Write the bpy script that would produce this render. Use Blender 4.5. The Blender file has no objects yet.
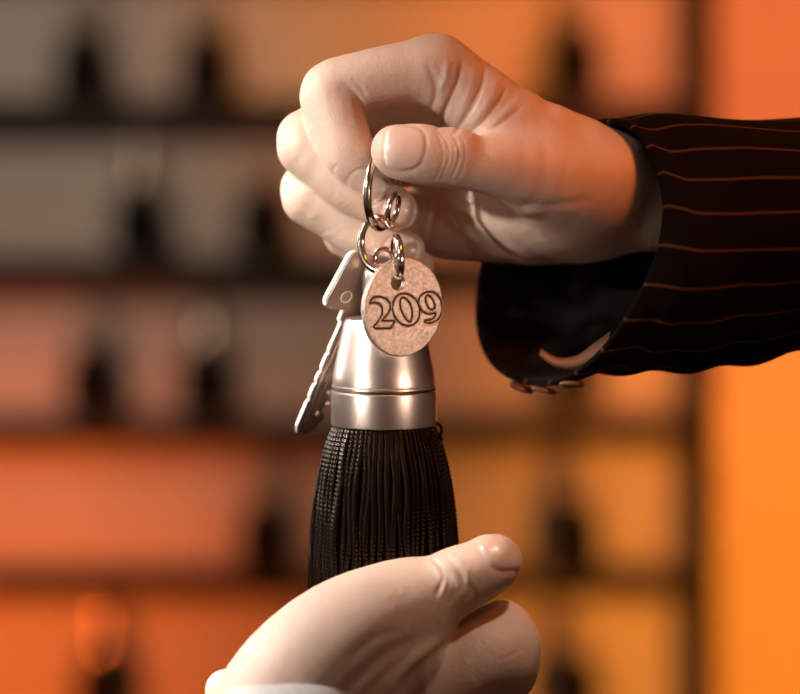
import bpy, bmesh, math, random
import numpy as np
from mathutils import Vector, Matrix

random.seed(7)
rng = np.random.default_rng(7)
scene = bpy.context.scene
COL = scene.collection
PI = math.pi

# ------------------------------------------------------------------ frame of reference
U = 0.00033                      # one working unit (0.33 mm)
CAMD = 0.733                     # camera to the plane of the key tag
D = CAMD / U
Z0 = 1.30

def Q(px, py, d=0.0):
    """point in working units from a place in the photo and its depth behind the tag plane"""
    s = (D + d) / D
    return np.array([(px - 400.0) * s, d, -(py - 347.0) * s])

def W(v):
    return Vector((v[0] * U, v[1] * U, Z0 + v[2] * U))

def P(px, py, d=0.0):
    return W(Q(px, py, d))

def wallp(px, py, y):
    """point at real depth y (metres behind the tag plane)"""
    return P(px, py, y / U)

# ------------------------------------------------------------------ object helpers
def link(o, parent=None):
    COL.objects.link(o)
    if parent is not None:
        o.parent = parent
    return o

def tag(o, label=None, cat=None, group=None, kind=None):
    if label: o['label'] = label
    if cat: o['category'] = cat
    if group: o['group'] = group
    if kind: o['kind'] = kind
    return o

def empty(name, loc, rot=(0, 0, 0)):
    o = bpy.data.objects.new(name, None)
    o.empty_display_size = 0.01
    o.location = loc
    o.rotation_euler = rot
    return link(o)

def mesh_obj(name, verts, faces, mats, parent=None, smooth=True, origin=None, mat_idx=None):
    me = bpy.data.meshes.new(name)
    v = np.asarray(verts, dtype=float)
    if origin is not None:
        v = v - np.array(origin)
    me.from_pydata(v.tolist(), [], [list(map(int, f)) for f in faces])
    for m in mats: me.materials.append(m)
    if smooth:
        me.polygons.foreach_set('use_smooth', [True] * len(me.polygons))
    if mat_idx is not None:
        me.polygons.foreach_set('material_index', np.asarray(mat_idx, dtype=np.int32))
    me.update()
    o = bpy.data.objects.new(name, me)
    if origin is not None:
        o.location = origin
    return link(o, parent)

def bm_obj(name, bm, mats, parent=None, smooth=False, loc=(0, 0, 0), rot=(0, 0, 0), angle=None):
    bmesh.ops.recalc_face_normals(bm, faces=bm.faces)
    me = bpy.data.meshes.new(name)
    bm.to_mesh(me); bm.free()
    for m in mats: me.materials.append(m)
    if smooth:
        me.polygons.foreach_set('use_smooth', [True] * len(me.polygons))
        if angle is not None:
            me.set_sharp_from_angle(angle=math.radians(angle))
    o = bpy.data.objects.new(name, me)
    o.location = loc; o.rotation_euler = rot
    return link(o, parent)

def box_bm(x0, x1, y0, y1, z0, z1, bev=0.0, bm=None):
    own = bm is None
    if own: bm = bmesh.new()
    vs = [bm.verts.new((x, y, z)) for x in (x0, x1) for y in (y0, y1) for z in (z0, z1)]
    idx = [(0, 1, 3, 2), (4, 6, 7, 5), (0, 4, 5, 1), (2, 3, 7, 6), (0, 2, 6, 4), (1, 5, 7, 3)]
    fs = [bm.faces.new([vs[i] for i in f]) for f in idx]
    if bev > 0:
        es = list({e for f in fs for e in f.edges})
        bmesh.ops.bevel(bm, geom=es, offset=bev, segments=2, affect='EDGES')
    return bm

def catmull(pts, n=8, closed=False):
    p = [np.array(q, dtype=float) for q in pts]
    N = len(p); out = []
    rngs = range(N if closed else N - 1)
    for i in rngs:
        if closed:
            a, b, c, d = p[(i - 1) % N], p[i], p[(i + 1) % N], p[(i + 2) % N]
        else:
            a, b, c, d = p[max(i - 1, 0)], p[i], p[i + 1], p[min(i + 2, N - 1)]
        for k in range(n):
            t = k / n
            out.append(0.5 * ((2 * b) + (c - a) * t + (2 * a - 5 * b + 4 * c - d) * t * t + (3 * b - a - 3 * c + d) * t ** 3))
    if not closed: out.append(p[-1])
    return np.array(out)

def tube(path, rad, sides=16, closed=False, caps=True):
    """rad: number or array of radii; returns verts, faces"""
    path = np.asarray(path, float); n = len(path)
    rad = np.full(n, rad) if np.isscalar(rad) else np.asarray(rad)
    if closed:
        tang = np.roll(path, -1, 0) - np.roll(path, 1, 0)
    else:
        tang = np.gradient(path, axis=0)
    tang /= np.linalg.norm(tang, axis=1)[:, None]
    ref = np.array([0.0, 1.0, 0.0])
    if abs(tang[0] @ ref) > 0.9: ref = np.array([1.0, 0, 0])
    nrm = ref - (ref @ tang[0]) * tang[0]; nrm /= np.linalg.norm(nrm)
    vs = []; 
    for i in range(n):
        nrm = nrm - (nrm @ tang[i]) * tang[i]; nrm /= np.linalg.norm(nrm)
        b = np.cross(tang[i], nrm)
        for k in range(sides):
            a = 2 * PI * k / sides
            vs.append(path[i] + rad[i] * (math.cos(a) * nrm + math.sin(a) * b))
    fs = []
    for i in range(n if closed else n - 1):
        j = (i + 1) % n
        for k in range(sides):
            l = (k + 1) % sides
            fs.append((i * sides + k, i * sides + l, j * sides + l, j * sides + k))
    if not closed and caps:
        fs.append(tuple(range(sides))[::-1]); fs.append(tuple((n - 1) * sides + k for k in range(sides)))
    return np.array(vs), fs

def lathe(profile, sides=96, cap_top=True, cap_bottom=True):
    vs = []; fs = []
    n = len(profile)
    for (r, z) in profile:
        for k in range(sides):
            a = 2 * PI * k / sides
            vs.append((r * math.cos(a), r * math.sin(a), z))
    for i in range(n - 1):
        for k in range(sides):
            l = (k + 1) % sides
            fs.append((i * sides + k, i * sides + l, (i + 1) * sides + l, (i + 1) * sides + k))
    if cap_bottom: fs.append(tuple(range(sides))[::-1])
    if cap_top: fs.append(tuple((n - 1) * sides + k for k in range(sides)))
    return vs, fs

# ------------------------------------------------------------------ materials
def new_mat(name):
    m = bpy.data.materials.new(name); m.use_nodes = True
    nt = m.node_tree; bsdf = nt.nodes['Principled BSDF']
    return m, nt, bsdf

def noise(nt, scale, detail=4, rough=0.5, vec=None, dims=None):
    n = nt.nodes.new('ShaderNodeTexNoise')
    n.inputs['Scale'].default_value = scale
    n.inputs['Detail'].default_value = detail
    n.inputs['Roughness'].default_value = rough
    if vec is not None: nt.links.new(vec, n.inputs['Vector'])
    return n

def objcoord(nt, scale=(1, 1, 1)):
    tc = nt.nodes.new('ShaderNodeTexCoord'); mp = nt.nodes.new('ShaderNodeMapping')
    mp.inputs['Scale'].default_value = scale
    nt.links.new(tc.outputs['Object'], mp.inputs['Vector'])
    return mp.outputs['Vector']

def ramp(nt, fac, stops):
    r = nt.nodes.new('ShaderNodeValToRGB')
    el = r.color_ramp.elements
    while len(el) < len(stops): el.new(0.5)
    for e, (p, c) in zip(el, stops):
        e.position = p; e.color = (*c, 1)
    nt.links.new(fac, r.inputs['Fac'])
    return r.outputs['Color']

def bump(nt, bsdf, height, strength, dist, prev=None):
    b = nt.nodes.new('ShaderNodeBump')
    b.inputs['Strength'].default_value = strength
    b.inputs['Distance'].default_value = dist
    nt.links.new(height, b.inputs['Height'])
    if prev is not None: nt.links.new(prev, b.inputs['Normal'])
    nt.links.new(b.outputs['Normal'], bsdf.inputs['Normal'])
    return b.outputs['Normal']

def skin_mat(name, c1, c2, rough=0.42, sss=0.25):
    m, nt, b = new_mat(name)
    v = objcoord(nt)
    n1 = noise(nt, 45, 4, 0.55, v)
    col = ramp(nt, n1.outputs['Fac'], [(0.3, c1), (0.7, c2)])
    nt.links.new(col, b.inputs['Base Color'])
    b.inputs['Roughness'].default_value = rough
    b.inputs['Subsurface Weight'].default_value = sss
    b.inputs['Subsurface Radius'].default_value = (1.0, 0.45, 0.25)
    b.inputs['Subsurface Scale'].default_value = 0.0022
    b.inputs['Specular IOR Level'].default_value = 0.45
    vo = nt.nodes.new('ShaderNodeTexVoronoi'); vo.feature = 'DISTANCE_TO_EDGE'
    vo.inputs['Scale'].default_value = 1300
    nt.links.new(v, vo.inputs['Vector'])
    p = bump(nt, b, vo.outputs['Distance'], 0.5, 0.00035)
    n2 = noise(nt, 420, 5, 0.6, v)
    p = bump(nt, b, n2.outputs['Fac'], 0.5, 0.0005, p)
    v3 = objcoord(nt, (1.0, 1.0, 0.35))
    n3 = noise(nt, 160, 3, 0.5, v3)
    bump(nt, b, n3.outputs['Fac'], 0.22, 0.0009, p)
    return m

SKIN = skin_mat('skin_fair', (0.62, 0.43, 0.32), (0.70, 0.50, 0.385))
SKIN2 = skin_mat('skin_pale', (0.64, 0.45, 0.34), (0.72, 0.52, 0.41))

def nail_mat(name, c):
    m, nt, b = new_mat(name)
    b.inputs['Base Color'].default_value = (*c, 1)
    b.inputs['Roughness'].default_value = 0.30
    b.inputs['Subsurface Weight'].default_value = 0.2
    b.inputs['Subsurface Radius'].default_value = (1.0, 0.5, 0.3)
    b.inputs['Subsurface Scale'].default_value = 0.0015
    b.inputs['Coat Weight'].default_value = 0.15
    b.inputs['Coat Roughness'].default_value = 0.2
    n = noise(nt, 300, 3, 0.5, objcoord(nt, (1, 1, 0.2)))
    bump(nt, b, n.outputs['Fac'], 0.1, 0.0002)
    return m
NAIL = nail_mat('nail_plate', (0.66, 0.44, 0.34))
NAILTIP = nail_mat('nail_free_edge', (0.82, 0.70, 0.60))

def metal_mat(name, c, rough, scr=None, grain=0.0, grainscale=1500, var=0.12, vscale=260):
    m, nt, b = new_mat(name)
    v = objcoord(nt)
    n0 = noise(nt, vscale, 5, 0.7, v)
    dark = tuple(x * (1 - var * 2) for x in c)
    col = ramp(nt, n0.outputs['Fac'], [(0.3, dark), (0.65, c)])
    nt.links.new(col, b.inputs['Base Color'])
    b.inputs['Metallic'].default_value = 1.0
    b.inputs['Roughness'].default_value = rough
    prev = None
    if grain:
        n1 = noise(nt, grainscale, 3, 0.6, v)
        prev = bump(nt, b, n1.outputs['Fac'], grain, 0.0003)
    if scr:
        n2 = noise(nt, 300, 3, 0.6, objcoord(nt, scr))
        bump(nt, b, n2.outputs['Fac'], 0.16, 0.00012, prev)
    return m
M_RING = metal_mat('polished_steel', (0.80, 0.66, 0.55), 0.16, grain=0.1, grainscale=500)
M_TAG = metal_mat('cast_pewter', (0.72, 0.56, 0.46), 0.45, grain=1.0, grainscale=1300, var=0.24, vscale=900)
M_GROOVE = metal_mat('oxidised_groove', (0.10, 0.065, 0.045), 0.6)
M_CAP = metal_mat('brushed_steel', (0.84, 0.70, 0.60), 0.34, scr=(0.4, 0.4, 30), var=0.03)
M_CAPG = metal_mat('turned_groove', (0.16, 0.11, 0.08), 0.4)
M_CAPD = metal_mat('dim_reflection_cap', (0.52, 0.43, 0.36), 0.5)  # dark reflections put into the cap colour
M_KEY = metal_mat('nickel_shaded_face', (0.38, 0.295, 0.24), 0.40, grain=0.3, grainscale=700)  # key faces: shade put into a darker base colour
M_KEYE = metal_mat('nickel_lit_edge', (0.92, 0.84, 0.76), 0.5, grain=0.2, grainscale=700, var=0.05)  # key edges: lit look put into a paler base colour

def plain(name, c, rough=0.6, spec=0.5, bumpn=None, metallic=0.0, sheen=0.0):
    m, nt, b = new_mat(name)
    v = objcoord(nt)
    n0 = noise(nt, bumpn[0] if bumpn else 20, 4, 0.5, v)
    col = ramp(nt, n0.outputs['Fac'], [(0.3, tuple(x * 0.82 for x in c)), (0.7, c)])
    nt.links.new(col, b.inputs['Base Color'])
    b.inputs['Roughness'].default_value = rough
    b.inputs['Specular IOR Level'].default_value = spec
    b.inputs['Metallic'].default_value = metallic
    b.inputs['Sheen Weight'].default_value = sheen
    if bumpn: bump(nt, b, n0.outputs['Fac'], bumpn[1], bumpn[2])
    return m
M_CORD = plain('black_silk_cord', (0.005, 0.0026, 0.0014), 0.24, 0.30, (900, 0.3, 0.0003))
M_CORD.node_tree.nodes['Principled BSDF'].inputs['Specular Tint'].default_value = (1.0, 0.68, 0.45, 1)
M_CORE = plain('black_cord_core', (0.010, 0.006, 0.004), 0.8, 0.2)
M_WOOL = plain('dark_jacket_lining', (0.006, 0.003, 0.002), 0.85, 0.15)
M_BUTTON = plain('horn_button', (0.20, 0.09, 0.045), 0.28, 0.6)
M_SHIRT = plain('white_shirt_cotton', (0.86, 0.80, 0.76), 0.8, 0.2, (900, 0.2, 0.0003))
M_PANEL = plain('rack_backboard', (0.62, 0.51, 0.43), 0.7, 0.3, (6, 0.1, 0.002))
M_SHELF = plain('dark_walnut', (0.028, 0.017, 0.010), 0.65, 0.2, (12, 0.1, 0.001))
M_WALL = plain('orange_wall_paint', (0.80, 0.56, 0.30), 0.8, 0.2, (30, 0.05, 0.001))
M_FLOOR = plain('brown_carpet', (0.20, 0.10, 0.06), 0.9, 0.1, (300, 0.3, 0.002))
M_BLACK = plain('black_fringe', (0.010, 0.008, 0.007), 0.8, 0.2)

# pinstriped jacket cloth: stripes follow the sleeve's own lengthwise threads (UV v runs round the arm)
def pinstripe():
    m, nt, b = new_mat('pinstripe_wool')
    uv = nt.nodes.new('ShaderNodeUVMap'); uv.uv_map = 'UVMap'
    sep = nt.nodes.new('ShaderNodeSeparateXYZ'); nt.links.new(uv.outputs['UV'], sep.inputs[0])
    mul = nt.nodes.new('ShaderNodeMath'); mul.operation = 'MULTIPLY'; mul.inputs[1].default_value = 22.0
    nt.links.new(sep.outputs['Y'], mul.inputs[0])
    fr = nt.nodes.new('ShaderNodeMath'); fr.operation = 'FRACT'; nt.links.new(mul.outputs[0], fr.inputs[0])
    sub = nt.nodes.new('ShaderNodeMath'); sub.operation = 'SUBTRACT'; sub.inputs[1].default_value = 0.5
    nt.links.new(fr.outputs[0], sub.inputs[0])
    ab = nt.nodes.new('ShaderNodeMath'); ab.operation = 'ABSOLUTE'; nt.links.new(sub.outputs[0], ab.inputs[0])
    col = ramp(nt, ab.outputs[0], [(0.0, (0.10, 0.042, 0.02)), (0.03, (0.07, 0.03, 0.014)), (0.065, (0.007, 0.0035, 0.002)), (1.0, (0.007, 0.0035, 0.002))])
    nt.links.new(col, b.inputs['Base Color'])
    b.inputs['Roughness'].default_value = 0.85
    b.inputs['Specular IOR Level'].default_value = 0.06
    n = noise(nt, 1200, 3, 0.6, objcoord(nt))
    bump(nt, b, n.outputs['Fac'], 0.4, 0.0004)
    return m
M_STRIPE = pinstripe()

# ------------------------------------------------------------------ signed-distance sculpting
class Grid:
    def __init__(self, lo, hi, h):
        self.lo = np.array(lo, np.float32); self.h = np.float32(h)
        n = [int(math.ceil((b - a) / h)) + 1 for a, b in zip(lo, hi)]
        ax = [self.lo[i] + self.h * np.arange(n[i], dtype=np.float32) for i in range(3)]
        self.X = ax[0][:, None, None]; self.Y = ax[1][None, :, None]; self.Z = ax[2][None, None, :]
        self.n = n
    def big(self):
        return np.full(self.n, 1e3, np.float32)
    def cone(self, a, b, ra, rb):
        a = np.asarray(a, np.float32); b = np.asarray(b, np.float32); ab = b - a
        L2 = float(ab @ ab)
        px, py, pz = self.X - a[0], self.Y - a[1], self.Z - a[2]
        t = np.clip((px * ab[0] + py * ab[1] + pz * ab[2]) / L2, 0, 1)
        return np.sqrt((px - t * ab[0]) ** 2 + (py - t * ab[1]) ** 2 + (pz - t * ab[2]) ** 2) - (ra + (rb - ra) * t)
    def ball(self, a, r):
        return np.sqrt((self.X - a[0]) ** 2 + (self.Y - a[1]) ** 2 + (self.Z - a[2]) ** 2) - r
    def ell(self, c, r, R=None):
        """ellipsoid with semi-axes r along the rows of R"""
        R = np.eye(3) if R is None else np.asarray(R)
        p = (self.X - c[0], self.Y - c[1], self.Z - c[2])
        k0 = 0; k1 = 0
        for i in range(3):
            q = p[0] * R[i][0] + p[1] * R[i][1] + p[2] * R[i][2]
            k0 = k0 + (q / r[i]) ** 2; k1 = k1 + (q / (r[i] ** 2)) ** 2
        k0 = np.sqrt(k0); k1 = np.sqrt(k1) + 1e-6
        return (k0 * (k0 - 1) / k1).astype(np.float32)

def smin(a, b, k):
    h = np.maximum(k - np.abs(a - b), 0) / k
    return np.minimum(a, b) - h * h * k * 0.25

def surface_nets(F, lo, h):
    ins = F < 0
    nx, ny, nz = F.shape
    c = np.zeros((nx - 1, ny - 1, nz - 1), np.uint8)
    for dx in (0, 1):
        for dy in (0, 1):
            for dz in (0, 1):
                c += ins[dx:nx - 1 + dx, dy:ny - 1 + dy, dz:nz - 1 + dz]
    act = (c > 0) & (c < 8)
    I, J, K = np.nonzero(act)
    idx = np.full(act.shape, -1, np.int64); idx[I, J, K] = np.arange(len(I))
    acc = np.zeros((len(I), 3)); cnt = np.zeros(len(I))
    corners = [(a, b, d) for a in (0, 1) for b in (0, 1) for d in (0, 1)]
    for p in corners:
        for ax in range(3):
            if p[ax] == 0:
                q = list(p); q[ax] = 1
                fa = F[I + p[0], J + p[1], K + p[2]]; fb = F[I + q[0], J + q[1], K + q[2]]
                m = (fa < 0) != (fb < 0)
                t = np.where(m, fa / np.where(m, fa - fb, 1), 0)
                pt = np.tile(np.array(p, float), (len(I), 1)); pt[:, ax] += t
                acc[m] += pt[m]; cnt[m] += 1
    V = (np.stack([I, J, K], 1) + acc / cnt[:, None]) * h + lo
    faces = []
    for ax in range(3):
        sl0 = [slice(None)] * 3; sl1 = [slice(None)] * 3
        sl0[ax] = slice(0, -1); sl1[ax] = slice(1, None)
        ch = ins[tuple(sl0)] != ins[tuple(sl1)]
        a, b, d = np.nonzero(ch)
        e = [a, b, d]; o1, o2 = [x for x in range(3) if x != ax]
        ok = (e[o1] > 0) & (e[o2] > 0) & (e[o1] < F.shape[o1] - 1) & (e[o2] < F.shape[o2] - 1)
        e = [x[ok] for x in e]
        first = ins[tuple(e)]
        def cell(s1, s2):
            q = [x.copy() for x in e]; q[o1] -= s1; q[o2] -= s2
            return idx[tuple(q)]
        quad = np.stack([cell(1, 1), cell(0, 1), cell(0, 0), cell(1, 0)], 1)
        flip = first if ax != 1 else ~first
        quad = np.where(flip[:, None], quad, quad[:, ::-1])
        faces.append(quad)
    return V, np.concatenate(faces)

def vnormals(V, Fc):
    n = np.cross(V[Fc[:, 2]] - V[Fc[:, 0]], V[Fc[:, 3]] - V[Fc[:, 1]])
    N = np.zeros_like(V)
    for k in range(4): np.add.at(N, Fc[:, k], n)
    return N / (np.linalg.norm(N, axis=1)[:, None] + 1e-12)

def relax(V, Fc, it=2, lam=0.5):
    e = np.concatenate([Fc[:, [0, 1]], Fc[:, [1, 2]], Fc[:, [2, 3]], Fc[:, [3, 0]]])
    e = np.concatenate([e, e[:, ::-1]])
    cnt = np.bincount(e[:, 0], minlength=len(V))
    for _ in range(it):
        s = np.stack([np.bincount(e[:, 0], weights=V[e[:, 1], k], minlength=len(V)) for k in range(3)], 1)
        V = V + lam * (s / np.maximum(cnt, 1)[:, None] - V)
    return V

def polydist(pt, poly):
    """pt (N,2); distance to polyline and parameter 0..1"""
    best = np.full(len(pt), 1e9); par = np.zeros(len(pt))
    n = len(poly) - 1
    for i in range(n):
        a = poly[i]; ab = poly[i + 1] - a; L = ab @ ab + 1e-9
        t = np.clip(((pt - a) @ ab) / L, 0, 1)
        dd = np.linalg.norm(pt - a - t[:, None] * ab, axis=1)
        m = dd < best
        best[m] = dd[m]; par[m] = (i + t[m]) / n
    return best, par

def unit(v):
    v = np.asarray(v, float); return v / np.linalg.norm(v)

def sculpt(V, Fc, strokes, nails, dmax=1e9):
    """creases (fine grooves and ridges) and nail plates, as real displacement"""
    N = vnormals(V, Fc)
    s = (D + V[:, 1]) / D
    px = np.stack([400 + V[:, 0] / s, 347 - V[:, 2] / s], 1)
    disp = np.zeros(len(V))
    for (pts, w, amp, dlo, dhi) in strokes:
        poly = catmull(pts, 5) if len(pts) > 2 else np.array(pts, float)
        mn = poly.min(0) - 4 * w; mx = poly.max(0) + 4 * w
        m = np.nonzero((px > mn).all(1) & (px < mx).all(1) & (V[:, 1] > dlo) & (V[:, 1] < dhi) & (N[:, 1] < 0.25))[0]
        if len(m) == 0: continue
        dd, t = polydist(px[m], poly)
        fade = np.sin(np.clip(t, 0.02, 0.98) * PI) ** 0.5
        disp[m] += amp * fade * np.exp(-(dd / w) ** 2)
    for nl in nails:
        rel = V - nl['c']; n = unit(nl['n']); t = np.asarray(nl['t'], float); t = unit(t - (t @ n) * n); b = np.cross(n, t)
        u = (rel @ t) / nl['L']; v = (rel @ b) / nl['W']; hgt = rel @ n
        m = (hgt > 0) & (np.linalg.norm(rel, axis=1) < nl['R'])
        q = np.where(u > 0, (np.abs(u) ** 4 + np.abs(v) ** 2.6) ** (1 / 3.2), (np.abs(u) ** 2.4 + np.abs(v) ** 2.6) ** (1 / 2.5))
        # a groove round the plate, deeper at the free edge where the plate stands proud
        disp += np.where(m, -nl.get('g', 1.0) * np.exp(-((q - 1.06) / 0.09) ** 2) + 0.7 / (1 + np.exp((q - 0.98) / 0.03)), 0)
    V = V + N * disp[:, None]
    C = V[Fc].mean(1); midx = np.zeros(len(Fc), np.int32)
    for nl in nails:
        rel = C - nl['c']; n = unit(nl['n']); t = np.asarray(nl['t'], float); t = unit(t - (t @ n) * n); b = np.cross(n, t)
        u = (rel @ t) / nl['L']; v = (rel @ b) / nl['W']; hgt = rel @ n
        m = (hgt > 0) & (np.linalg.norm(rel, axis=1) < nl['R'])
        q = np.where(u > 0, (np.abs(u) ** 4 + np.abs(v) ** 2.6) ** (1 / 3.2), (np.abs(u) ** 2.4 + np.abs(v) ** 2.6) ** (1 / 2.5))
        midx[m & (q < 1.0)] = 1
        midx[m & (q < 1.0) & (u > nl.get('tip', 0.74) - 0.12 * v * v)] = 2
    return V, midx

def chain(G, pts, k=9, sub=3):
    """pts: list of (px, py, d, r) -> field of a smoothly curving, tapering limb"""
    P_ = [np.append(Q(*p[:3]), p[3] * (D + p[2]) / D) for p in pts]
    if len(P_) > 2: P_ = list(catmull(P_, sub))
    f = G.big()
    for A_, B_ in zip(P_[:-1], P_[1:]):
        a, b, ra, rb = A_[:3], B_[:3], A_[3], B_[3]
        R = max(ra, rb) + 34
        lo = np.minimum(a, b) - R; hi = np.maximum(a, b) + R
        i0 = np.clip(((lo - G.lo) / G.h).astype(int), 0, None); i1 = np.minimum(((hi - G.lo) / G.h).astype(int) + 2, G.n)
        if (i1 <= i0).any(): continue
        X = G.X[i0[0]:i1[0]]; Y = G.Y[:, i0[1]:i1[1]]; Z = G.Z[:, :, i0[2]:i1[2]]
        ab = (b - a).astype(np.float32); L2 = float(ab @ ab)
        px, py, pz = X - np.float32(a[0]), Y - np.float32(a[1]), Z - np.float32(a[2])
        t = np.clip((px * ab[0] + py * ab[1] + pz * ab[2]) / L2, 0, 1)
        c = np.sqrt((px - t * ab[0]) ** 2 + (py - t * ab[1]) ** 2 + (pz - t * ab[2]) ** 2) - (np.float32(ra) + np.float32(rb - ra) * t)
        sl = (slice(i0[0], i1[0]), slice(i0[1], i1[1]), slice(i0[2], i1[2]))
        f[sl] = smin(f[sl], c, k / sub)
    return f

# ------------------------------------------------------------------ upper hand (person in pinstriped jacket)
def upper_hand(parent):
    lo = np.array([-150, -100, -5.0]); hi = np.array([520, 330, 335.0])
    G = Grid(lo, hi, 1.9)
    # palm block: metacarpals fan out away from the camera
    palm = chain(G, [(437, 69, 14, 31), (512, 124, 24, 36), (600, 178, 50, 44)], 20)
    palm = smin(palm, chain(G, [(440, 88, 70, 30), (520, 140, 75, 38), (600, 190, 80, 42)], 20), 30)
    palm = smin(palm, chain(G, [(452, 165, 112, 34), (530, 182, 110, 40), (600, 205, 100, 42)], 20), 30)
    palm = smin(palm, chain(G, [(448, 221, 134, 36), (525, 220, 126, 42), (600, 215, 105, 42)], 20), 30)
    # heel of the hand, thenar, wrist and forearm
    palm = smin(palm, G.ell(Q(540, 208, 78), (72, 54, 44)), 40)
    palm = smin(palm, chain(G, [(580, 185, 45, 50), (650, 200, 60, 48), (760, 222, 75, 52), (830, 232, 80, 55)], 20), 30)
    palm = smin(palm, G.ball(Q(612, 178, 28), 38), 24)
    # thumb
    thumb = chain(G, [(396, 150, -38, 24), (402, 152, -38, 27), (425, 155, -36, 29.5), (450, 160, -32, 27), (475, 164, -27, 26.5), (505, 168, -16, 32), (560, 182, 14, 44), (600, 190, 40, 46)], 10)
    thumb = smin(thumb, G.ball(Q(456, 154, -35), 26), 8)
    # web between thumb and index
    web = chain(G, [(470, 92, 22, 20), (500, 130, 12, 20), (540, 150, 18, 30)], 16)
    palm = smin(palm, web, 26)
    F = smin(palm, thumb, 18)
    def near(p, R):
        c = Q(*p); return np.exp(-((G.X - c[0]) ** 2 + (G.Y - c[1]) ** 2 + (G.Z - c[2]) ** 2) / R ** 2)
    fingers = [
        [(437, 69, 14, 31), (402, 73, 10, 30), (362, 81, 5, 29), (330, 91, 2, 28.5), (335, 115, 0, 29), (346, 146, -1, 27), (356, 163, 2, 23.5), (377, 182, 8, 19)],
        [(440, 88, 62, 30), (372, 110, 50, 27), (306, 139, 32, 29), (327, 164, 28, 28.5), (350, 185, 27, 27), (375, 199, 26, 24.5), (398, 210, 24, 20.5)],
        [(452, 150, 110, 30), (380, 165, 90, 27), (309, 190, 58, 28.5), (335, 213, 54, 27.5), (360, 233, 54, 25.5), (385, 245, 54, 23), (406, 250, 55, 19.5)],
        [(448, 221, 134, 28), (400, 218, 118, 24), (345, 228, 92, 24), (370, 250, 86, 21), (395, 262, 83, 20), (416, 267, 82, 17.5)],
    ]
    ks = (26, 26, 26, 26)
    for fg, kk in zip(fingers, ks):
        f = chain(G, fg, 7)
        near_k = 3.0 + (kk - 3.0) * near(fg[0][:3], 62)
        F = smin(F, f, near_k)
    V, Fc = surface_nets(F, G.lo, float(G.h))
    V = relax(V, Fc, 2, 0.5)
    S = []
    A = -200; B = 400
    # thumb joint wrinkles
    for x, w, a in ((441, 1.3, -1.1), (446, 1.4, -1.5), (451, 1.3, -1.2), (456, 1.5, -1.4), (463, 1.5, -0.9)):
        S.append(([(x - 5, 133), (x + 1, 143), (x + 3, 155), (x, 168), (x - 6, 180)], w, a, A, 10))
    for x in (443.5, 448.5, 453.5): S.append(([(x - 3, 136), (x + 2, 146), (x + 3, 156), (x, 167)], 1.5, 0.7, A, 10))
    # skin folds fanning over the web
    S += [([(462, 62), (459, 78), (452, 95), (444, 112), (438, 128)], 3.0, -3.4, A, 60),
          ([(474, 66), (471, 84), (464, 102), (456, 120)], 5.0, 1.6, A, 60),
          ([(484, 68), (482, 84), (474, 102), (462, 122), (454, 134)], 2.4, -3.0, A, 60),
          ([(497, 80), (492, 96), (482, 112), (470, 128)], 4.4, 1.2, A, 60),
          ([(506, 86), (500, 100), (486, 118), (470, 133)], 2.0, -1.8, A, 60),
          ([(518, 98), (508, 110), (492, 124), (474, 134)], 4.0, 1.2, A, 60),
          ([(520, 108), (508, 118), (494, 128)], 1.8, -1.0, A, 60),
          ([(428, 66), (434, 80), (436, 95), (430, 110)], 3.0, -2.0, A, 60),
          ([(447, 60), (446, 76), (440, 92)], 3.6, 1.8, A, 60)]
    # creases inside the bends of the index finger
    S += [([(343, 84), (352, 90), (360, 101), (364, 112)], 2.6, -2.4, A, 60),
          ([(352, 78), (361, 88), (368, 100)], 2.2, -1.1, A, 60),
          ([(346, 124), (354, 126), (364, 130)], 1.5, -0.9, A, 60),
          ([(338, 164), (333, 170), (335, 178)], 1.4, -0.7, A, 60)]
    # knuckle ridges of middle and ring finger
    for k in range(4):
        S.append(([(326 + 5 * k, 200 + 4 * k), (333 + 5 * k, 196 + 4 * k), (339 + 5 * k, 189 + 4 * k)], 1.3, -0.35, A, 90))
        S.append(([(308 + 6 * k, 222 + 6 * k), (316 + 6 * k, 220 + 6 * k), (322 + 6 * k, 214 + 6 * k)], 1.3, -0.3, A, 120))
    # palm lines under the thumb
    S += [([(441, 196), (448, 214), (458, 228), (470, 250)], 3.8, -1.8, A, B),
          ([(434, 200), (432, 220), (430, 240)], 3.0, -2.4, A, B),
          ([(456, 200), (468, 206), (484, 211), (505, 214)], 3.6, -1.8, A, B),
          ([(466, 216), (478, 228), (490, 244)], 3.0, -2.0, A, B),
          ([(428, 252), (445, 255), (470, 259)], 1.8, -2.4, A, B),
          ([(500, 205), (520, 212), (545, 210)], 5.0, 1.6, A, B),
          ([(462, 192), (500, 203), (548, 206), (590, 200)], 4.5, -1.4, A, B),
          ([(540, 100), (560, 122), (585, 138)], 5.0, -1.3, A, B),
          ([(556, 100), (580, 116), (604, 130)], 6.0, 1.8, A, B)]
    nails = [dict(c=Q(405, 151, -37), n=(-0.02, -1, 0.10), t=(-1, 0.0, 0.08), L=19.5, W=22.5, R=45, tip=0.86),
             dict(c=Q(370, 182, 7), n=(-0.12, -0.86, -0.30), t=(21, -2, -15), L=19, W=15.5, R=34, g=0.9, tip=0.76),
             dict(c=Q(398, 210, 24), n=(0.10, -0.93, -0.26), t=(24, -2, -9), L=18, W=14.5, R=34, g=1.5, tip=0.74),
             dict(c=Q(402, 249, 55), n=(0.05, -0.95, -0.12), t=(22, 0, -4), L=19, W=13.5, R=34, g=1.5, tip=0.74)]
    V, midx = sculpt(V, Fc, S, nails)
    o = mesh_obj('hand', [tuple(W(v)) for v in V], Fc, [SKIN, NAIL, NAILTIP], None, True, tuple(parent.location), midx)
    o.location = (0, 0, 0); o.parent = parent
    return o

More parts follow.
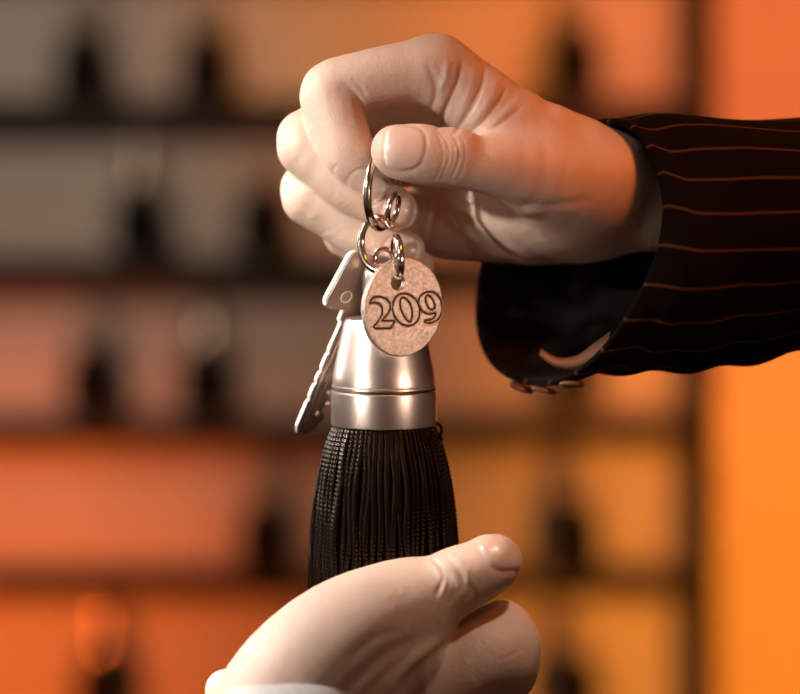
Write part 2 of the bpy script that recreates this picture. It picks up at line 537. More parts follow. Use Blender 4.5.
# ------------------------------------------------------------------ lower hand (person receiving the key)
def lower_hand(parent):
    lo = np.array([-230, -200, -520.0]); hi = np.array([150, 110, -165.0])
    G = Grid(lo, hi, 1.9)
    back = chain(G, [(262, 790, -120, 80), (290, 705, -100, 72), (334, 652, -82, 64), (376, 623, -70, 55), (409, 607, -62, 45)], 22)
    palm = chain(G, [(300, 760, -40, 70), (360, 700, -10, 60), (420, 690, 0, 46)], 22)
    F = smin(back, palm, 30)
    F = smin(F, G.ball(Q(400, 655, -62), 44), 24)
    F = smin(F, G.ell(Q(350, 700, -95), (50, 40, 55)), 24)
    F = smin(F, chain(G, [(252, 720, -40, 30), (226, 690, -30, 21)], 8), 10)
    thumb = chain(G, [(409, 607, -62, 45), (437, 592, -66, 35), (458, 580, -68, 32.5), (478, 571, -68, 29), (491, 563, -66, 27.5), (495, 562, -66, 25)], 12)
    F = smin(F, thumb, 14)
    index = chain(G, [(405, 695, -35, 46), (452, 672, -42, 41), (494, 652, -44, 40), (500, 668, -20, 37), (480, 705, 20, 32)], 12)
    index = smin(index, chain(G, [(478, 636, -38, 20), (502, 622, -34, 22), (508, 640, -38, 30)], 8), 12)
    F = smin(F, index, 4)
    mid = chain(G, [(400, 740, 10, 46), (480, 720, 10, 40), (500, 735, 35, 34)], 12)
    F = smin(F, mid, 5)
    V, Fc = surface_nets(F, G.lo, float(G.h))
    V = relax(V, Fc, 2, 0.5)
    A = -400; B = 200; S = []
    for i, (x, y) in enumerate(((438, 566), (444, 572), (450, 577), (457, 570), (463, 580), (470, 586))):
        S.append(([(x - 8, y - 10), (x + 2, y + 2), (x + 5, y + 14), (x - 2, y + 28)], 2.2, -1.8 if i % 2 == 0 else -1.2, A, B))
    S += [([(448, 552), (460, 562), (468, 576), (466, 594)], 2.8, 1.4, A, B),
          ([(430, 560), (440, 572), (444, 590), (438, 606)], 3.0, 1.3, A, B),
          ([(345, 690), (368, 668), (392, 650), (415, 640)], 6, -2.6, A, B),
          ([(388, 690), (405, 668), (425, 650), (440, 640)], 6, 3.4, A, B),
          ([(430, 690), (432, 672), (436, 655), (446, 642)], 5, -2.4, A, B),
          ([(350, 660), (372, 640), (398, 630)], 5, -1.6, A, B),
          ([(368, 690), (384, 676), (396, 664)], 3, -1.2, A, B),
          ([(500, 660), (512, 655), (522, 648)], 2, -0.6, A, B)]
    nails = [dict(c=Q(492, 562, -66), n=(0.50, -0.62, 0.62), t=(0.85, -0.05, 0.45), L=23, W=21, R=48, tip=0.84)]
    V, midx = sculpt(V, Fc, S, nails)
    o = mesh_obj('hand', [tuple(W(v)) for v in V], Fc, [SKIN2, NAIL, NAILTIP], None, True, tuple(parent.location), midx)
    o.location = (0, 0, 0); o.parent = parent
    return o

giver = empty('person', P(600, 200, 40))
tag(giver, 'person in a dark pinstriped jacket holding up a key by its ring', 'person')
upper_hand(giver)
taker = empty('person', P(330, 680, -60))
tag(taker, 'person reaching from below with a bare open hand and white cuff', 'person')
lower_hand(taker)

# ------------------------------------------------------------------ jacket sleeve
def sleeve(parent):
    # stations: centre, near half-axis, up half-axis (working units through Q offsets)
    st = []
    C0 = Q(568, 254, 45)
    def R_(px, py, d): return np.array([px, d, -py], float)
    st.append((C0, R_(88, -24, -100), R_(18, -134, 8)))
    st.append((Q(600, 250, 45), R_(72, -16, -108), R_(12, -131, 6)))
    st.append((Q(640, 247, 48), R_(52, -10, -112), R_(6, -131, 2)))
    st.append((Q(700, 243, 52), R_(34, -6, -112), R_(2, -127, 0)))
    st.append((Q(760, 238, 56), R_(22, -2, -112), R_(0, -124, 0)))
    st.append((Q(840, 232, 60), R_(14, 0, -112), R_(0, -118, 0)))
    st.append((Q(1000, 225, 70), R_(8, 0, -112), R_(0, -112, 0)))
    def interp(t):
        x = t * (len(st) - 1); i = min(int(x), len(st) - 2); f = x - i
        def cm(k):
            a = st[max(i - 1, 0)][k]; b = st[i][k]; c = st[i + 1][k]; d = st[min(i + 2, len(st) - 1)][k]
            return 0.5 * ((2 * b) + (c - a) * f + (2 * a - 5 * b + 4 * c - d) * f * f + (3 * b - a - 3 * c + d) * f ** 3)
        return cm(0), cm(1), cm(2)
    NA, NL = 160, 110
    def ringpts(t, off):
        c, u, v = interp(t); out = []
        for k in range(NA + 1):
            a = 2 * PI * k / NA
            fold = 0.0
            fold += 0.030 * math.sin(3 * a + 9 * t + 1.0) * min(1, t * 5)
            fold += 0.022 * math.sin(t * 34 + 2.2 * math.sin(a + 0.6)) * min(1, t * 4) * (0.5 + 0.5 * math.cos(a + 2.0))
            fold += 0.012 * math.sin(5 * a + 2)
            s = 1 + fold
            p = c + s * (math.cos(a) * u + math.sin(a) * v)
            rad = unit(math.cos(a) * u + math.sin(a) * v)
            out.append(p + rad * off)
        return out
    rows = []; uvr = []; matr = []
    for i in range(NL + 1):
        t = (i / NL) ** 1.3
        rows.append(ringpts(t, 0)); uvr.append(t); matr.append(0)
    rows = rows[::-1]; uvr = uvr[::-1]
    c, u, v = interp(0); ax = unit(interp(0.1)[0] - c)
    lip = []
    for (back, off) in ((-2.4, -1.2), (-2.8, -4.0), (-1.0, -6.5)):
        r = [p + ax * back for p in ringpts(0, off)]; rows.append(r); uvr.append(-0.01); matr.append(0)
    nin = len(rows)
    for i in range(1, NL + 1, 2):
        t = (i / NL) ** 1.3
        rows.append(ringpts(t, -7)); uvr.append(t); matr.append(1)
    V = [tuple(W(p)) for r in rows for p in r]; Fc = []; mi = []; uvs = []
    n = NA + 1
    for i in range(len(rows) - 1):
        for k in range(NA):
            Fc.append((i * n + k, i * n + k + 1, (i + 1) * n + k + 1, (i + 1) * n + k)); mi.append(1 if i >= nin - 1 else 0)
            uvs += [(uvr[i], k / NA), (uvr[i], (k + 1) / NA), (uvr[i + 1], (k + 1) / NA), (uvr[i + 1], k / NA)]
    o = mesh_obj('jacket_sleeve', V, Fc, [M_STRIPE, M_WOOL], None, True, tuple(parent.location), mi)
    o.location = (0, 0, 0); o.parent = parent
    uv = o.data.uv_layers.new(name='UVMap')
    uv.data.foreach_set('uv', np.array(uvs, dtype=np.float32).ravel())
    o.data.set_sharp_from_angle(angle=math.radians(60))
    o['label'] = 'dark brown pinstriped sleeve'
    # cuff buttons: low domed discs with a rim and four holes
    def button(a, t):
        c, u, v = interp(t); p = c + 1.0 * (math.cos(a) * u + math.sin(a) * v)
        nrm = unit(math.cos(a) * u + math.sin(a) * v)
        prof = [(0.1, 6.0), (5, 6.0), (8.5, 5.6), (10.5, 7.4), (12.4, 7.0), (13.2, 5), (12.6, 3), (9, 1.8), (0.1, 1.6)]
        prof = [(r * U, z * U) for r, z in prof]
        vs, fs = lathe(prof, 32, True, True)
        bo = mesh_obj('button', vs, fs, [M_BUTTON], o)
        bo.location = Vector(W(p)) - parent.location
        bo.rotation_mode = 'QUATERNION'
        bo.rotation_quaternion = Vector(nrm).to_track_quat('Z', 'Y')
        bo['label'] = 'brown horn button on the cuff'
    for a, t in ((-1.95, 0.03), (-1.72, 0.045), (-1.45, 0.06)):
        button(a, t)
    # loose strip of the cuff vent turned over beside the buttons
    path = [Q(540, 352, 60), Q(556, 362, 52), Q(575, 363, 42), Q(592, 355, 30), Q(606, 350, 18)]
    pp = catmull(path, 8); vs = []; fs = []
    for i, p in enumerate(pp):
        w = 4 + 17 * (i / len(pp)) ** 2
        for s, dz in ((-1, 0), (0, 2.0), (1, 0), (0, -1.6)):
            vs.append(tuple(W(p + np.array([0.25 * s * w, -dz, s * w])) - parent.location))
    for i in range(len(pp) - 1):
        for k in range(4):
            l = (k + 1) % 4
            fs.append((i * 4 + k, i * 4 + l, (i + 1) * 4 + l, (i + 1) * 4 + k))
    fs += [(3, 2, 1, 0), tuple(4 * (len(pp) - 1) + k for k in range(4))]
    f = mesh_obj('cuff_vent', vs, fs, [plain('vent_facing', (0.26, 0.11, 0.05), 0.6, 0.3)], o)
    f['label'] = 'turned-back brown edge of the cuff vent'
sleeve(giver)

# ------------------------------------------------------------------ white shirt cuff of the lower person
def shirt_cuff(parent):
    C = Q(290, 747, -135); axis = unit(np.array([0.12, 0.85, 1.0]))
    u = unit(np.cross(axis, np.array([0, 1, 0]))); v = np.cross(axis, u)
    prof = [(88, -190), (82, -60), (79, -20), (77, 18), (75, 33), (70, 40), (62, 41), (58, 34), (60, 0), (62, -90)]
    NA = 96; V = []; Fc = []
    for (r, h) in prof:
        for k in range(NA):
            a = 2 * PI * k / NA
            rr = r * (1 + 0.02 * math.sin(3 * a + h * 0.02))
            V.append(tuple(W(C + axis * h + rr * (math.cos(a) * u + 0.86 * math.sin(a) * v)) - parent.location))
    for i in range(len(prof) - 1):
        for k in range(NA):
            l = (k + 1) % NA
            Fc.append((i * NA + k, i * NA + l, (i + 1) * NA + l, (i + 1) * NA + k))
    o = mesh_obj('shirt_cuff', V, Fc, [M_SHIRT], parent)
    md = o.modifiers.new('sub', 'SUBSURF'); md.levels = 1; md.render_levels = 1
    o['label'] = 'white shirt cuff'
shirt_cuff(taker)

# ------------------------------------------------------------------ rings and links
def ellipse_path(c, a, b, rot, tilt, a0=0, a1=360, n=64, closed=True):
    """ellipse in the picture plane turned by rot; tilt turns it out of that plane (depth per x)"""
    out = []
    cr, sr = math.cos(math.radians(rot)), math.sin(math.radians(rot))
    for i in range(n + (0 if closed else 1)):
        t = math.radians(a0 + (a1 - a0) * i / n)
        x, y = a * math.cos(t), b * math.sin(t)
        X, Y = x * cr - y * sr, x * sr + y * cr
        out.append(Q(c[0] + X, c[1] - Y, c[2] + x * tilt))
    return out

def wire(name, path, r, mat, label, cat, closed=True, group=None, parent=None):
    vs, fs = tube(path, r, 20, closed)
    c = vs.mean(0)
    o = mesh_obj(name, [tuple((v - c) * U) for v in vs], fs, [mat], parent)
    o.location = W(c)
    if label: tag(o, label, cat, group)
    return o

# the held ring: tall oval, turned away so that it looks narrow
wire('key_ring', ellipse_path((382, 189, -8), 14.5, 39, -4, 1.9), 4.4, M_RING,
     'large oval steel ring pinched between thumb and index finger', 'ring')
# open ring carrying the key and fob, its cut end showing
wire('split_ring', ellipse_path((378, 244, -12), 17.0, 26.5, 4, -0.55, 33, 300, 72, False), 4.0, M_RING,
     'open steel ring with a cut end, running from the held ring to the key', 'ring', False)
# two small links down to the tag
wire('chain_link', ellipse_path((393, 208, -16), 4.6, 14, -14, 1.9), 3.1, M_RING,
     'small steel link just above the cut end of the open ring', 'link')
wire('chain_link', ellipse_path((397.5, 257, -38), 3.2, 20, 4, -4.6), 3.8, M_RING,
     'steel link threaded through the hole of the number tag', 'link')

# ------------------------------------------------------------------ number tag
def number_tag():
    ang = math.radians(25)
    c = (402, 307, -40)
    root = empty('number_tag', P(*c))
    tag(root, 'oval pewter tag engraved 209 hanging in front of the tassel fob', 'key tag')
    G = Grid((-50, -8, -56), (50, 8, 56), 0.5)
    ca, sa = math.cos(math.radians(11)), math.sin(math.radians(11))
    X = G.X * ca - G.Z * sa; Z = G.X * sa + G.Z * ca
    a, b = 42.5, 49.0
    k0 = np.sqrt((X / a) ** 2 + (Z / b) ** 2); k1 = np.sqrt((X / a ** 2) ** 2 + (Z / b ** 2) ** 2) + 1e-5
    e2 = k0 * (k0 - 1) / k1
    dz = np.abs(G.Y) - 4.6
    k = 2.2
    F = -smin(-(e2 + 0 * G.Y), -(dz + 0 * e2), k)
    F = np.broadcast_to(F, G.n).copy()
    hx, hz = (396 - 402) / math.cos(ang), 307 - 283
    hole = 7.2 - np.sqrt((G.X - hx) ** 2 + (G.Z - hz) ** 2)
    F = -smin(-F, -np.broadcast_to(hole, G.n), 1.6)
    V, Fc = surface_nets(F.astype(np.float32), G.lo, 0.5)
    V = relax(V, Fc, 1, 0.5)
    def glyph(pts):
        pp = [(((355 + x / 8.42) - 402) / math.cos(ang), 307 - (280 + y / 8.42)) for x, y in pts]
        return np.array(pp)
    two = glyph([(118, 200), (128, 168), (160, 147), (202, 143), (250, 160), (283, 200), (286, 248), (258, 298), (218, 342), (325, 342), (290, 405), (165, 406), (150, 393), (195, 340), (222, 285), (220, 235), (195, 203), (160, 192), (118, 200)])
    o_out = catmull(glyph([(306, 220), (320, 160), (365, 122), (420, 120), (480, 150), (520, 210), (530, 280), (510, 345), (460, 380), (400, 376), (345, 340), (312, 280)]), 5, True)
    o_in = catmull(glyph([(378, 150), (420, 165), (455, 220), (468, 290), (450, 348), (415, 325), (383, 268), (366, 200)]), 5, True)
    n_out = catmull(glyph([(522, 190), (530, 140), (575, 106), (630, 101), (680, 130), (710, 190), (713, 260), (690, 320), (640, 353), (588, 355), (575, 340), (625, 330), (656, 303), (657, 277), (610, 285), (560, 268), (530, 232)]), 5, True)
    n_in = catmull(glyph([(588, 128), (622, 145), (648, 190), (654, 232), (622, 248), (592, 215), (577, 168)]), 5, True)
    lines = [two, o_out, o_in, n_out, n_in]
    front = np.nonzero(V[:, 1] < -3.0)[0]
    pt = V[front][:, [0, 2]]
    dd = np.full(len(front), 1e9)
    for ln in lines:
        if not np.allclose(ln[0], ln[-1]): ln = np.vstack([ln, ln[0]])
        q, _ = polydist(pt, ln); dd = np.minimum(dd, q)
    V[front, 1] += 1.7 * np.exp(-(dd / 0.95) ** 2)
    V[front, 1] += 0.12 * rng.standard_normal(len(front))
    alld = np.full(len(V), 1e9); alld[front] = dd
    fm = alld[Fc].mean(1) < 0.72
    o = mesh_obj('tag_plate', V * U, Fc, [M_TAG, M_GROOVE], root, True, None, fm.astype(np.int32))
    root.rotation_euler = (math.radians(2), 0, ang)
number_tag()

# ------------------------------------------------------------------ key
def room_key():
    Lv = np.array([-0.39, 0.14, -0.92]); Wv = np.array([0.78, 0.46, -0.10])
    Lv = unit(Lv); Ws = 0.936; Wv = unit(Wv)
    nv = unit(np.cross(Lv, Wv))
    if nv[1] > 0: nv = -nv
    o0 = Q(349, 252, 14)
    root = empty('key', W(o0)); tag(root, 'flat steel door key with a square bow hanging beside the tassel cap', 'key')
    def prism(name, outline, th, mats, holes=None, bev=1.0, n0=0.0):
        bm = bmesh.new()
        fr = [bm.verts.new(((Wv * w * Ws + Lv * l + nv * (n0 + th / 2)) * U).tolist()) for w, l in outline]
        f = bm.faces.new(fr)
        r = bmesh.ops.extrude_face_region(bm, geom=[f])
        for e in r['geom']:
            if isinstance(e, bmesh.types.BMVert): e.co -= Vector((nv * th * U).tolist())
        if bev:
            bmesh.ops.bevel(bm, geom=[e for e in bm.edges], offset=bev * U, segments=2, affect='EDGES', clamp_overlap=True)
        bm.normal_update()
        for f_ in bm.faces: f_.material_index = 1 if abs(f_.normal @ Vector(nv.tolist())) < 0.6 else 0  # side faces take the paler colour, as if lit
        return bm_obj(name, bm, mats + [M_KEYE], root)
    bow = [(4, -2), (64, -2), (69, 3), (70, 52), (64, 61), (1, 61), (-5, 57), (-6, 50), (0, 3)]
    b = prism('bow', bow, 9.0, [M_KEY], bev=1.4)
    # raised rim bead and the round rivet mark on the bow
    vs, fs = tube([(Wv * (16 + 6 * math.cos(t)) * Ws + Lv * (46 + 6 * math.sin(t)) + nv * 4.6) for t in np.linspace(0, 2 * PI, 32, endpoint=False)], 0.7, 8, True)
    mesh_obj('rivet_mark', vs * U, fs, [M_KEYE], b)
    prism('collar', [(20, 58), (58, 58), (58, 73), (20, 73)], 6.5, [M_KEY], bev=0.8)
    teeth = [(54, 72), (54, 92)]
    l = 92
    for w in (48, 52, 44, 51, 46, 53, 43, 50, 45, 51, 47):
        teeth += [(w, l + 3), (w, l + 6)]; l += 9
    blade = [(24, 72)] + teeth + [(44, 194), (36, 199), (26, 197), (23, 190)]
    # small nicks along the near edge
    for l0 in (160, 142, 128, 108): blade += [(23, l0 + 3), (25.2, l0), (23, l0 - 3)]
    bl = prism('blade', blade, 5.5, [M_KEY], bev=0.5)
    vs = []; fs = []
    for k, (w0, w1) in enumerate(((27.5, 31.5), (36, 39))):
        path = [(Wv * w * Ws + Lv * l + nv * 2.7) for w, l in (((w0 + w1) / 2, 80), ((w0 + w1) / 2, 185))]
        v_, f_ = tube(path, (w1 - w0) / 2, 8, False); base = len(vs)
        vs += v_.tolist(); fs += [tuple(base + i for i in f) for f in f_]
    mesh_obj('blade_ridge', np.array(vs) * U, fs, [M_KEY], bl)
    for (w, l) in ((46, 118), (49, 136), (44, 150), (48, 162), (40, 174)):
        c = (Wv * w * Ws + Lv * l + nv * 2.6) * U
        vs, fs = lathe([(2.6 * U, 0), (2.6 * U, 1.2 * U), (1.6 * U, 2.6 * U), (0.2 * U, 3.0 * U)], 16)
        p = mesh_obj('tooth', vs, fs, [M_KEYE], bl)
        p.location = c.tolist(); p.rotation_mode = 'QUATERNION'; p.rotation_quaternion = Vector(nv.tolist()).to_track_quat('Z', 'Y')
room_key()

# ------------------------------------------------------------------ tassel fob
CAP_PROF = [(50.5, 3), (53.0, 0.0), (53.4, 1.5), (53.4, 33.5), (52.6, 34.6), (51.2, 35.2), (51.2, 36.6), (52.8, 37.4), (52.9, 39.5), (51.9, 40.5), (52.0, 41.5), (51.4, 50), (49.6, 60), (47.2, 72), (44.6, 84), (42.2, 95), (40.2, 103), (38.4, 106.5), (35, 108), (24, 108.6), (21.8, 109.5), (21.4, 113), (21.4, 148), (20.6, 154), (18, 158.5), (13, 161), (5, 162)]
def cord_mesh(variant):
    r_ = random.Random(variant)
    n = 205; sides = 10
    ph = r_.uniform(0, 6.28); amp = r_.uniform(0.6, 2.0); fr = r_.uniform(0.012, 0.026); sp = r_.uniform(-2.5, 3.0)
    vs = []; fs = []
    for i in range(n):
        z = 6 - i * 1.08; dn = max(0, -z)
        R0 = 48.5 + (25.5 + sp) * (1 - math.exp(-dn / 62.0))
        side = amp * math.sin(fr * dn * 3 + ph) * min(1, dn / 40)
        for k in range(sides):
            a = 2 * PI * k / sides
            tw = dn * 1.15
            rr = 3.7 * (0.62 + 0.40 * abs(math.cos(1.5 * a - tw * 0.62)))
            vs.append(((R0 + rr * math.cos(a)) * U, (side + rr * math.sin(a)) * U, z * U))
    for i in range(n - 1):
        for k in range(sides):
            l = (k + 1) % sides
            fs.append((i * sides + k, (i + 1) * sides + k, (i + 1) * sides + l, i * sides + l))
    fs.append(tuple((n - 1) * sides + k for k in range(sides)))
    me = bpy.data.meshes.new('cord')
    me.from_pydata(vs, [], fs); me.materials.append(M_CORD)
    me.polygons.foreach_set('use_smooth', [True] * len(me.polygons))
    return me

def tassel_fob():
    root = empty('tassel_key_fob', P(384, 424, 22), (math.radians(4.5), math.radians(0), 0))
    tag(root, 'black corded tassel fob with a steel cap hanging between the two hands', 'tassel')
    vs, fs = lathe([(r * U, z * U) for r, z in CAP_PROF], 128, True, False)
    cap = mesh_obj('cap', vs, fs, [M_CAP], root)
    cap['label'] = 'brushed steel bell cap'
    cap.data.set_sharp_from_angle(angle=math.radians(35))
    # dark line in the turned groove
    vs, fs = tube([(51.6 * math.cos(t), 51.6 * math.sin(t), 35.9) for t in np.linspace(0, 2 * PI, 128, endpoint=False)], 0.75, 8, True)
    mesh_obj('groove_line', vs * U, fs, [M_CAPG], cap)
    # hanging eye on top of the neck
    vs, fs = tube([(9 * math.cos(t), 0, 168 + 9 * math.sin(t)) for t in np.linspace(0, 2 * PI, 40, endpoint=False)], 2.6, 12, True)
    mesh_obj('eye', vs * U, fs, [M_RING], cap)
    variants = [cord_mesh(i) for i in range(8)]
    N = 66
    for i in range(N):
        c = bpy.data.objects.new('cord', variants[random.randrange(8)])
        a = 2 * PI * i / N + random.uniform(-0.014, 0.014)
        c.rotation_euler = (0, 0, a)
        link(c, root)
    # the packed inner cords: one ribbed bundle
    vs = []; fs = []; n = 60; sd = 240
    for i in range(n):
        z = 4 - i * 3.7; dn = max(0, -z)
        R0 = 43.5 + 25 * (1 - math.exp(-dn / 62.0))
        for k in range(sd):
            a = 2 * PI * k / sd
            vs.append(((R0 + 1.6 * math.cos(48 * a + dn * .05)) * math.cos(a) * U, (R0 + 1.6 * math.cos(48 * a + dn * .05)) * math.sin(a) * U, z * U))
    for i in range(n - 1):
        for k in range(sd):
            l = (k + 1) % sd
            fs.append((i * sd + k, (i + 1) * sd + k, (i + 1) * sd + l, i * sd + l))
    fs.append(tuple((n - 1) * sd + k for k in range(sd)))
    core = mesh_obj('inner_fringe', vs, fs, [M_CORE], root); core['kind'] = 'stuff'
    # a stray thread end curling out under the cap on the right
    pth = catmull([(50, -8, 2), (55, -9, 1), (58, -9, -4), (57, -9, -12), (59, -9, -15)], 8)
    vs, fs = tube(pth, 1.6, 8)
    mesh_obj('loose_thread', vs * U, fs, [M_CORD], root)
tassel_fob()

# ------------------------------------------------------------------ the key rack behind
YW = 2.067                     # wall plane behind the rack
YB = YW - 0.012                # face of the backboard
YS = YW - 0.075                # front of the shelves
def wx(px, y=YB): return wallp(px, 347, y).x
def wz(py, y=YB): return wallp(400, py, y).z

def struct(name, bm, m):
    o = bm_obj(name, bm, [m]); o['kind'] = 'structure'; return o
struct('wall_back', box_bm(-3.0, 3.0, YW, YW + 0.12, 0, 2.7), M_WALL)
struct('floor', box_bm(-3.0, 3.0, -1.6, YW, -0.1, 0), M_FLOOR)

rack = empty('key_rack', (wx(300), YW, wz(700)))
tag(rack, 'dark wooden key rack with pale backboard fixed to the orange lit wall', 'key rack')
def rel(bm):
    for v in bm.verts: v.co -= rack.location
    return bm
xl, xr = wx(-420), wx(712)
bm_obj('backboard', rel(box_bm(xl, xr, YB, YW - 0.001, wz(950), wz(-160), 0.001)), [M_PANEL], rack)
for py in (-48, 112, 270, 432, 585, 742, 900):
    z = wz(py, YS)
    bm_obj('shelf', rel(box_bm(xl, wx(690), YS, YB, z - 0.018, z + 0.018, 0.002)), [M_SHELF], rack)
bm_obj('side_post', rel(box_bm(wx(688), wx(688) + 0.028, YS - 0.004, YW - 0.0015, wz(950), wz(-160), 0.002)), [M_SHELF], rack)
bm_obj('side_post', rel(box_bm(xl - 0.028, xl, YS - 0.004, YW - 0.0015, wz(950), wz(-160), 0.002)), [M_SHELF], rack)

# fobs hanging in the rack: same kind as the one in the hands
capv, capf = lathe([(r * U, z * U) for r, z in CAP_PROF], 40, True, False)
cap_me = None; fr_me = None; tg_me = None; rg_me = None; hk_me = None
def fob_parts():
    root = empty('hanging_tassel_fob', (0, 0, 0))
    c = mesh_obj('cap', capv, capf, [M_CAPD], root)
    pr = [(2, -250), (72, -250), (84, -246), (84, -150), (74, -80), (60, -30), (50, 0), (46, 4)]
    vs, fs = lathe([(r * U, z * U) for r, z in pr], 72, False, True)
    vs = [((x * (1 + 0.03 * (i % 2))), (y * (1 + 0.03 * (i % 2))), z) for i, (x, y, z) in enumerate(vs)]
    mesh_obj('fringe', vs, fs, [M_BLACK], root)
    vs, fs = tube([(14 * math.cos(t), 0, 176 + 15 * math.sin(t)) for t in np.linspace(0, 2 * PI, 32, endpoint=False)], 3.5, 8, True)
    mesh_obj('ring', vs * U, fs, [M_RING], root)
    return root
def copy_fob(src):
    r = src.copy(); COL.objects.link(r)
    for ch in src.children:
        c = ch.copy(); COL.objects.link(c); c.parent = r
    return r
fobs = [
    (80, 128, 'black tassel fob in the top row of the rack, nearest the left edge'),
    (205, 128, 'black tassel fob in the top row, second from the left edge'),
    (576, 122, 'black tassel fob in the top row, just above the upper wrist'),
    (137, 284, 'black tassel fob in the second row, left of two beside the curled fingers'),
    (262, 284, 'black tassel fob in the second row, close beside the curled fingers'),
    (90, 444, 'black tassel fob in the third row, nearest the left edge'),
    (205, 444, 'black tassel fob in the third row, left of the key blade'),
    (577, 436, 'black tassel fob in the third row, just below the jacket cuff'),
    (265, 601, 'black tassel fob in the fourth row, left of the big corded tassel'),
    (575, 599, 'black tassel fob in the fourth row, right of the lower thumb'),
    (100, 752, 'black tassel fob in the bottom row, at the lower left corner'),
    (575, 752, 'black tassel fob in the bottom row, right of the lower hand'),
]
src = None
YF = YS - 0.002
hooks = []
hk_src = None
for i, (px, pb, lab) in enumerate(fobs):
    if src is None:
        src = fob_parts(); o = src
    else:
        o = copy_fob(src)
    FS = 1.22
    base = wallp(px, pb - 34, YF)      # bottom of the fringe
    o.scale = (FS, FS, 0.98)
    o.location = (base.x, YB - 0.042, base.z + 250 * U * 0.98)
    o.rotation_euler = (0, 0, random.uniform(-0.25, 0.25))
    tag(o, lab, 'tassel', 'tassel fobs hanging in the key rack')
    if i in (3, 6, 10):
        c = [x for x in o.children if x.name.startswith('cap')][0]
        c.material_slots[0].link = 'OBJECT'; c.material_slots[0].material = M_RING
        c['label'] = 'shinier steel cap'
    # the hook it hangs from belongs to the rack
    hx, hz = base.x, base.z + (250 + 180.5) * U * 0.98
    pth = [(hx, YB + 0.001, hz), (hx, YB - 0.038, hz - 0.001), (hx, YB - 0.046, hz - 0.001), (hx, YB - 0.052, hz + 0.004)]
    vs, fs = tube([np.array(p) - np.array(rack.location) for p in catmull(pth, 5)], 0.0012, 8)
    mesh_obj('hook', vs, fs, [M_RING], rack)

# ------------------------------------------------------------------ lights
def aim(o, target):
    d = Vector(target) - o.location
    o.rotation_euler = d.to_track_quat('-Z', 'Y').to_euler()

def area(name, loc, target, size, power, color, size_y=None):
    L = bpy.data.lights.new(name, 'AREA'); L.size = size; L.energy = power; L.color = color
    if size_y: L.shape = 'RECTANGLE'; L.size_y = size_y
    o = bpy.data.objects.new(name, L); o.location = loc; link(o); aim(o, target); return o

def spot(name, loc, target, power, color, angle, blend=1.0, rad=0.1):
    L = bpy.data.lights.new(name, 'SPOT'); L.energy = power; L.color = color
    L.spot_size = math.radians(angle); L.spot_blend = blend; L.shadow_soft_size = rad
    o = bpy.data.objects.new(name, L); o.location = loc; link(o); aim(o, target); return o

hand_c = P(380, 260, 0)
spot('key_spot_upper', (-0.62, -0.13, Z0 + 0.53), P(296, 200, 0), 29, (1.0, 0.94, 0.90), 12.5, 1.0, 0.04)  # key light as a narrow spot, source unseen
spot('key_spot_lower', (-0.66, -0.08, Z0 + 0.45), P(290, 565, 0), 58, (1.0, 0.95, 0.92), 12.5, 1.0, 0.04)  # second key spot added for the lower hand, source unseen
spot('finger_fill_spot', (-0.62, -0.50, Z0 + 0.26), P(305, 160, 0), 38, (1.0, 0.94, 0.90), 8.8, 1.0, 0.025)  # added spot brightening the curled fingers, no window there
area('left_rim_fill', (-0.62, 0.40, Z0 + 0.20), P(300, 350, 0), 0.25, 2.0, (1.0, 0.94, 0.90))  # added rim light for the key edge and left contours
spot('side_window_light', (-0.72, -0.62, Z0 - 0.06), P(362, 385, 0), 17, (1.0, 0.88, 0.80), 6.5, 1.0, 0.03)  # added spot for the highlight on the metal cap
spot('cuff_fill_spot', (-0.60, -0.36, Z0 + 0.20), P(255, 705, 0), 34, (1.0, 0.92, 0.88), 9, 1.0, 0.03)  # added spot brightening the shirt cuff and lower hand
area('broad_left_fill', (-0.66, -0.30, Z0 + 0.45), hand_c, 0.2, 0.35, (1.0, 0.72, 0.56))  # added weak wide fill from the key side
area('top_fill', (0.12, -0.12, Z0 + 0.95), P(480, 400, 0), 0.25, 0.55, (1.0, 0.50, 0.28))  # added soft fill for upward faces, no fixture there
spot('wrist_tint_spot', (0.36, -0.40, Z0 + 0.46), P(640, 165, 0), 18, (1.0, 0.24, 0.045), 17, 1.0, 0.08)  # added spot tinting the wrist orange, no such lamp
spot('thumb_highlight_spot', (0.22, -0.38, Z0 + 0.62), P(500, 640, 0), 13, (1.0, 0.78, 0.62), 8, 1.0, 0.03)  # added spot for highlights on the lower thumb and index
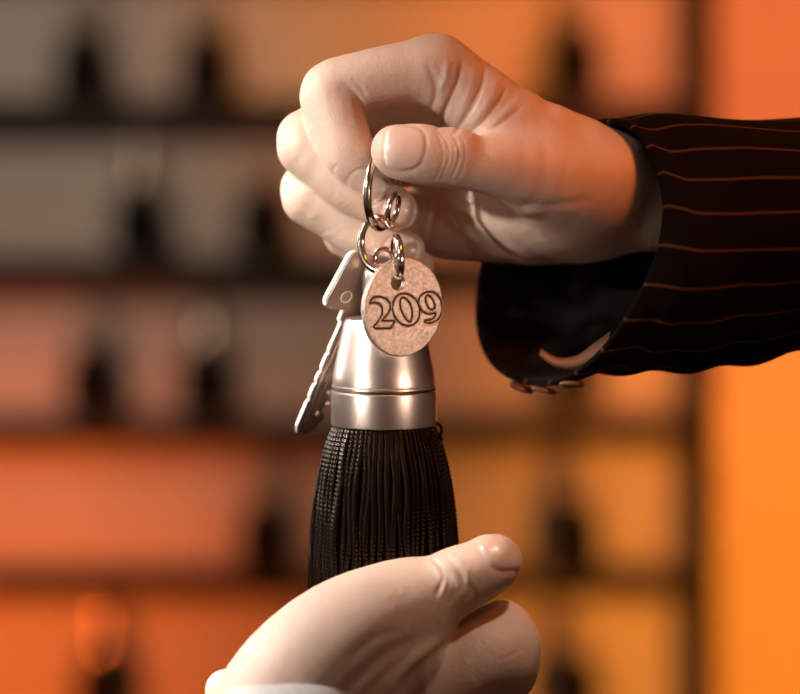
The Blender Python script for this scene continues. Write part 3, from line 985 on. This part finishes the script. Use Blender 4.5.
area('orange_rim_fill', (0.50, 0.25, Z0 + 0.40), P(620, 190, 0), 0.2, 0.9, (1.0, 0.22, 0.04))  # added orange rim fill behind the wrist, source unseen
spot('tag_fill_spot', (1.08, -1.0, Z0 - 0.08), P(402, 310, -40), 44, (1.0, 0.76, 0.62), 3.8, 1.0, 0.03)  # added spot for the tag to reflect, source unseen
# added unseen spots that tint the rack and the wall
spot('grey_wash_fill', (-0.70, 0.3, 2.10), wallp(20, 150, YW), 40, (1.0, 0.86, 0.72), 37)  # added fill greying the upper left of the rack
spot('low_left_tint_fill', (-0.90, 0.3, 0.95), wallp(-20, 660, YW), 165, (1.0, 0.175, 0.022), 33)  # added orange tint for the lower left cells
spot('top_centre_tint_fill', (0.0, 0.4, 2.10), wallp(430, -20, YW), 75, (1.0, 0.32, 0.03), 27)  # added orange tint along the top centre
spot('high_right_tint_fill', (0.90, 0.3, 1.95), wallp(790, 80, YW), 150, (1.0, 0.235, 0.10), 36)  # added orange tint for the upper right wall
spot('low_right_tint_fill', (0.90, 0.3, 0.90), wallp(770, 600, YW), 175, (1.0, 0.315, 0.03), 34)  # added orange tint for the lower right wall

spot('middle_fill', (0.1, 0.3, 2.0), wallp(480, 480, YW), 16, (1.0, 0.50, 0.26), 30)  # added mild fill for the middle of the rack

w = bpy.data.worlds.new('world'); scene.world = w; w.use_nodes = True
bg = w.node_tree.nodes['Background']
bg.inputs['Color'].default_value = (1.0, 0.62, 0.44, 1); bg.inputs['Strength'].default_value = 0.065

# ------------------------------------------------------------------ camera
cam = bpy.data.cameras.new('camera'); co = bpy.data.objects.new('camera', cam); link(co)
co.location = (0, -CAMD, Z0); co.rotation_euler = (PI / 2, 0, 0)
cam.sensor_width = 36; cam.lens = 36 * CAMD / (800 * U)
cam.clip_start = 0.02
cam.dof.use_dof = True; cam.dof.focus_distance = CAMD - 0.007; cam.dof.aperture_fstop = 4.1
scene.camera = co
scene.view_settings.view_transform = 'Standard'
scene.view_settings.look = 'None'
scene.view_settings.gamma = 1
scene.view_settings.use_curve_mapping = False
scene.view_settings.exposure = 0.0
scene.cycles.use_denoising = True
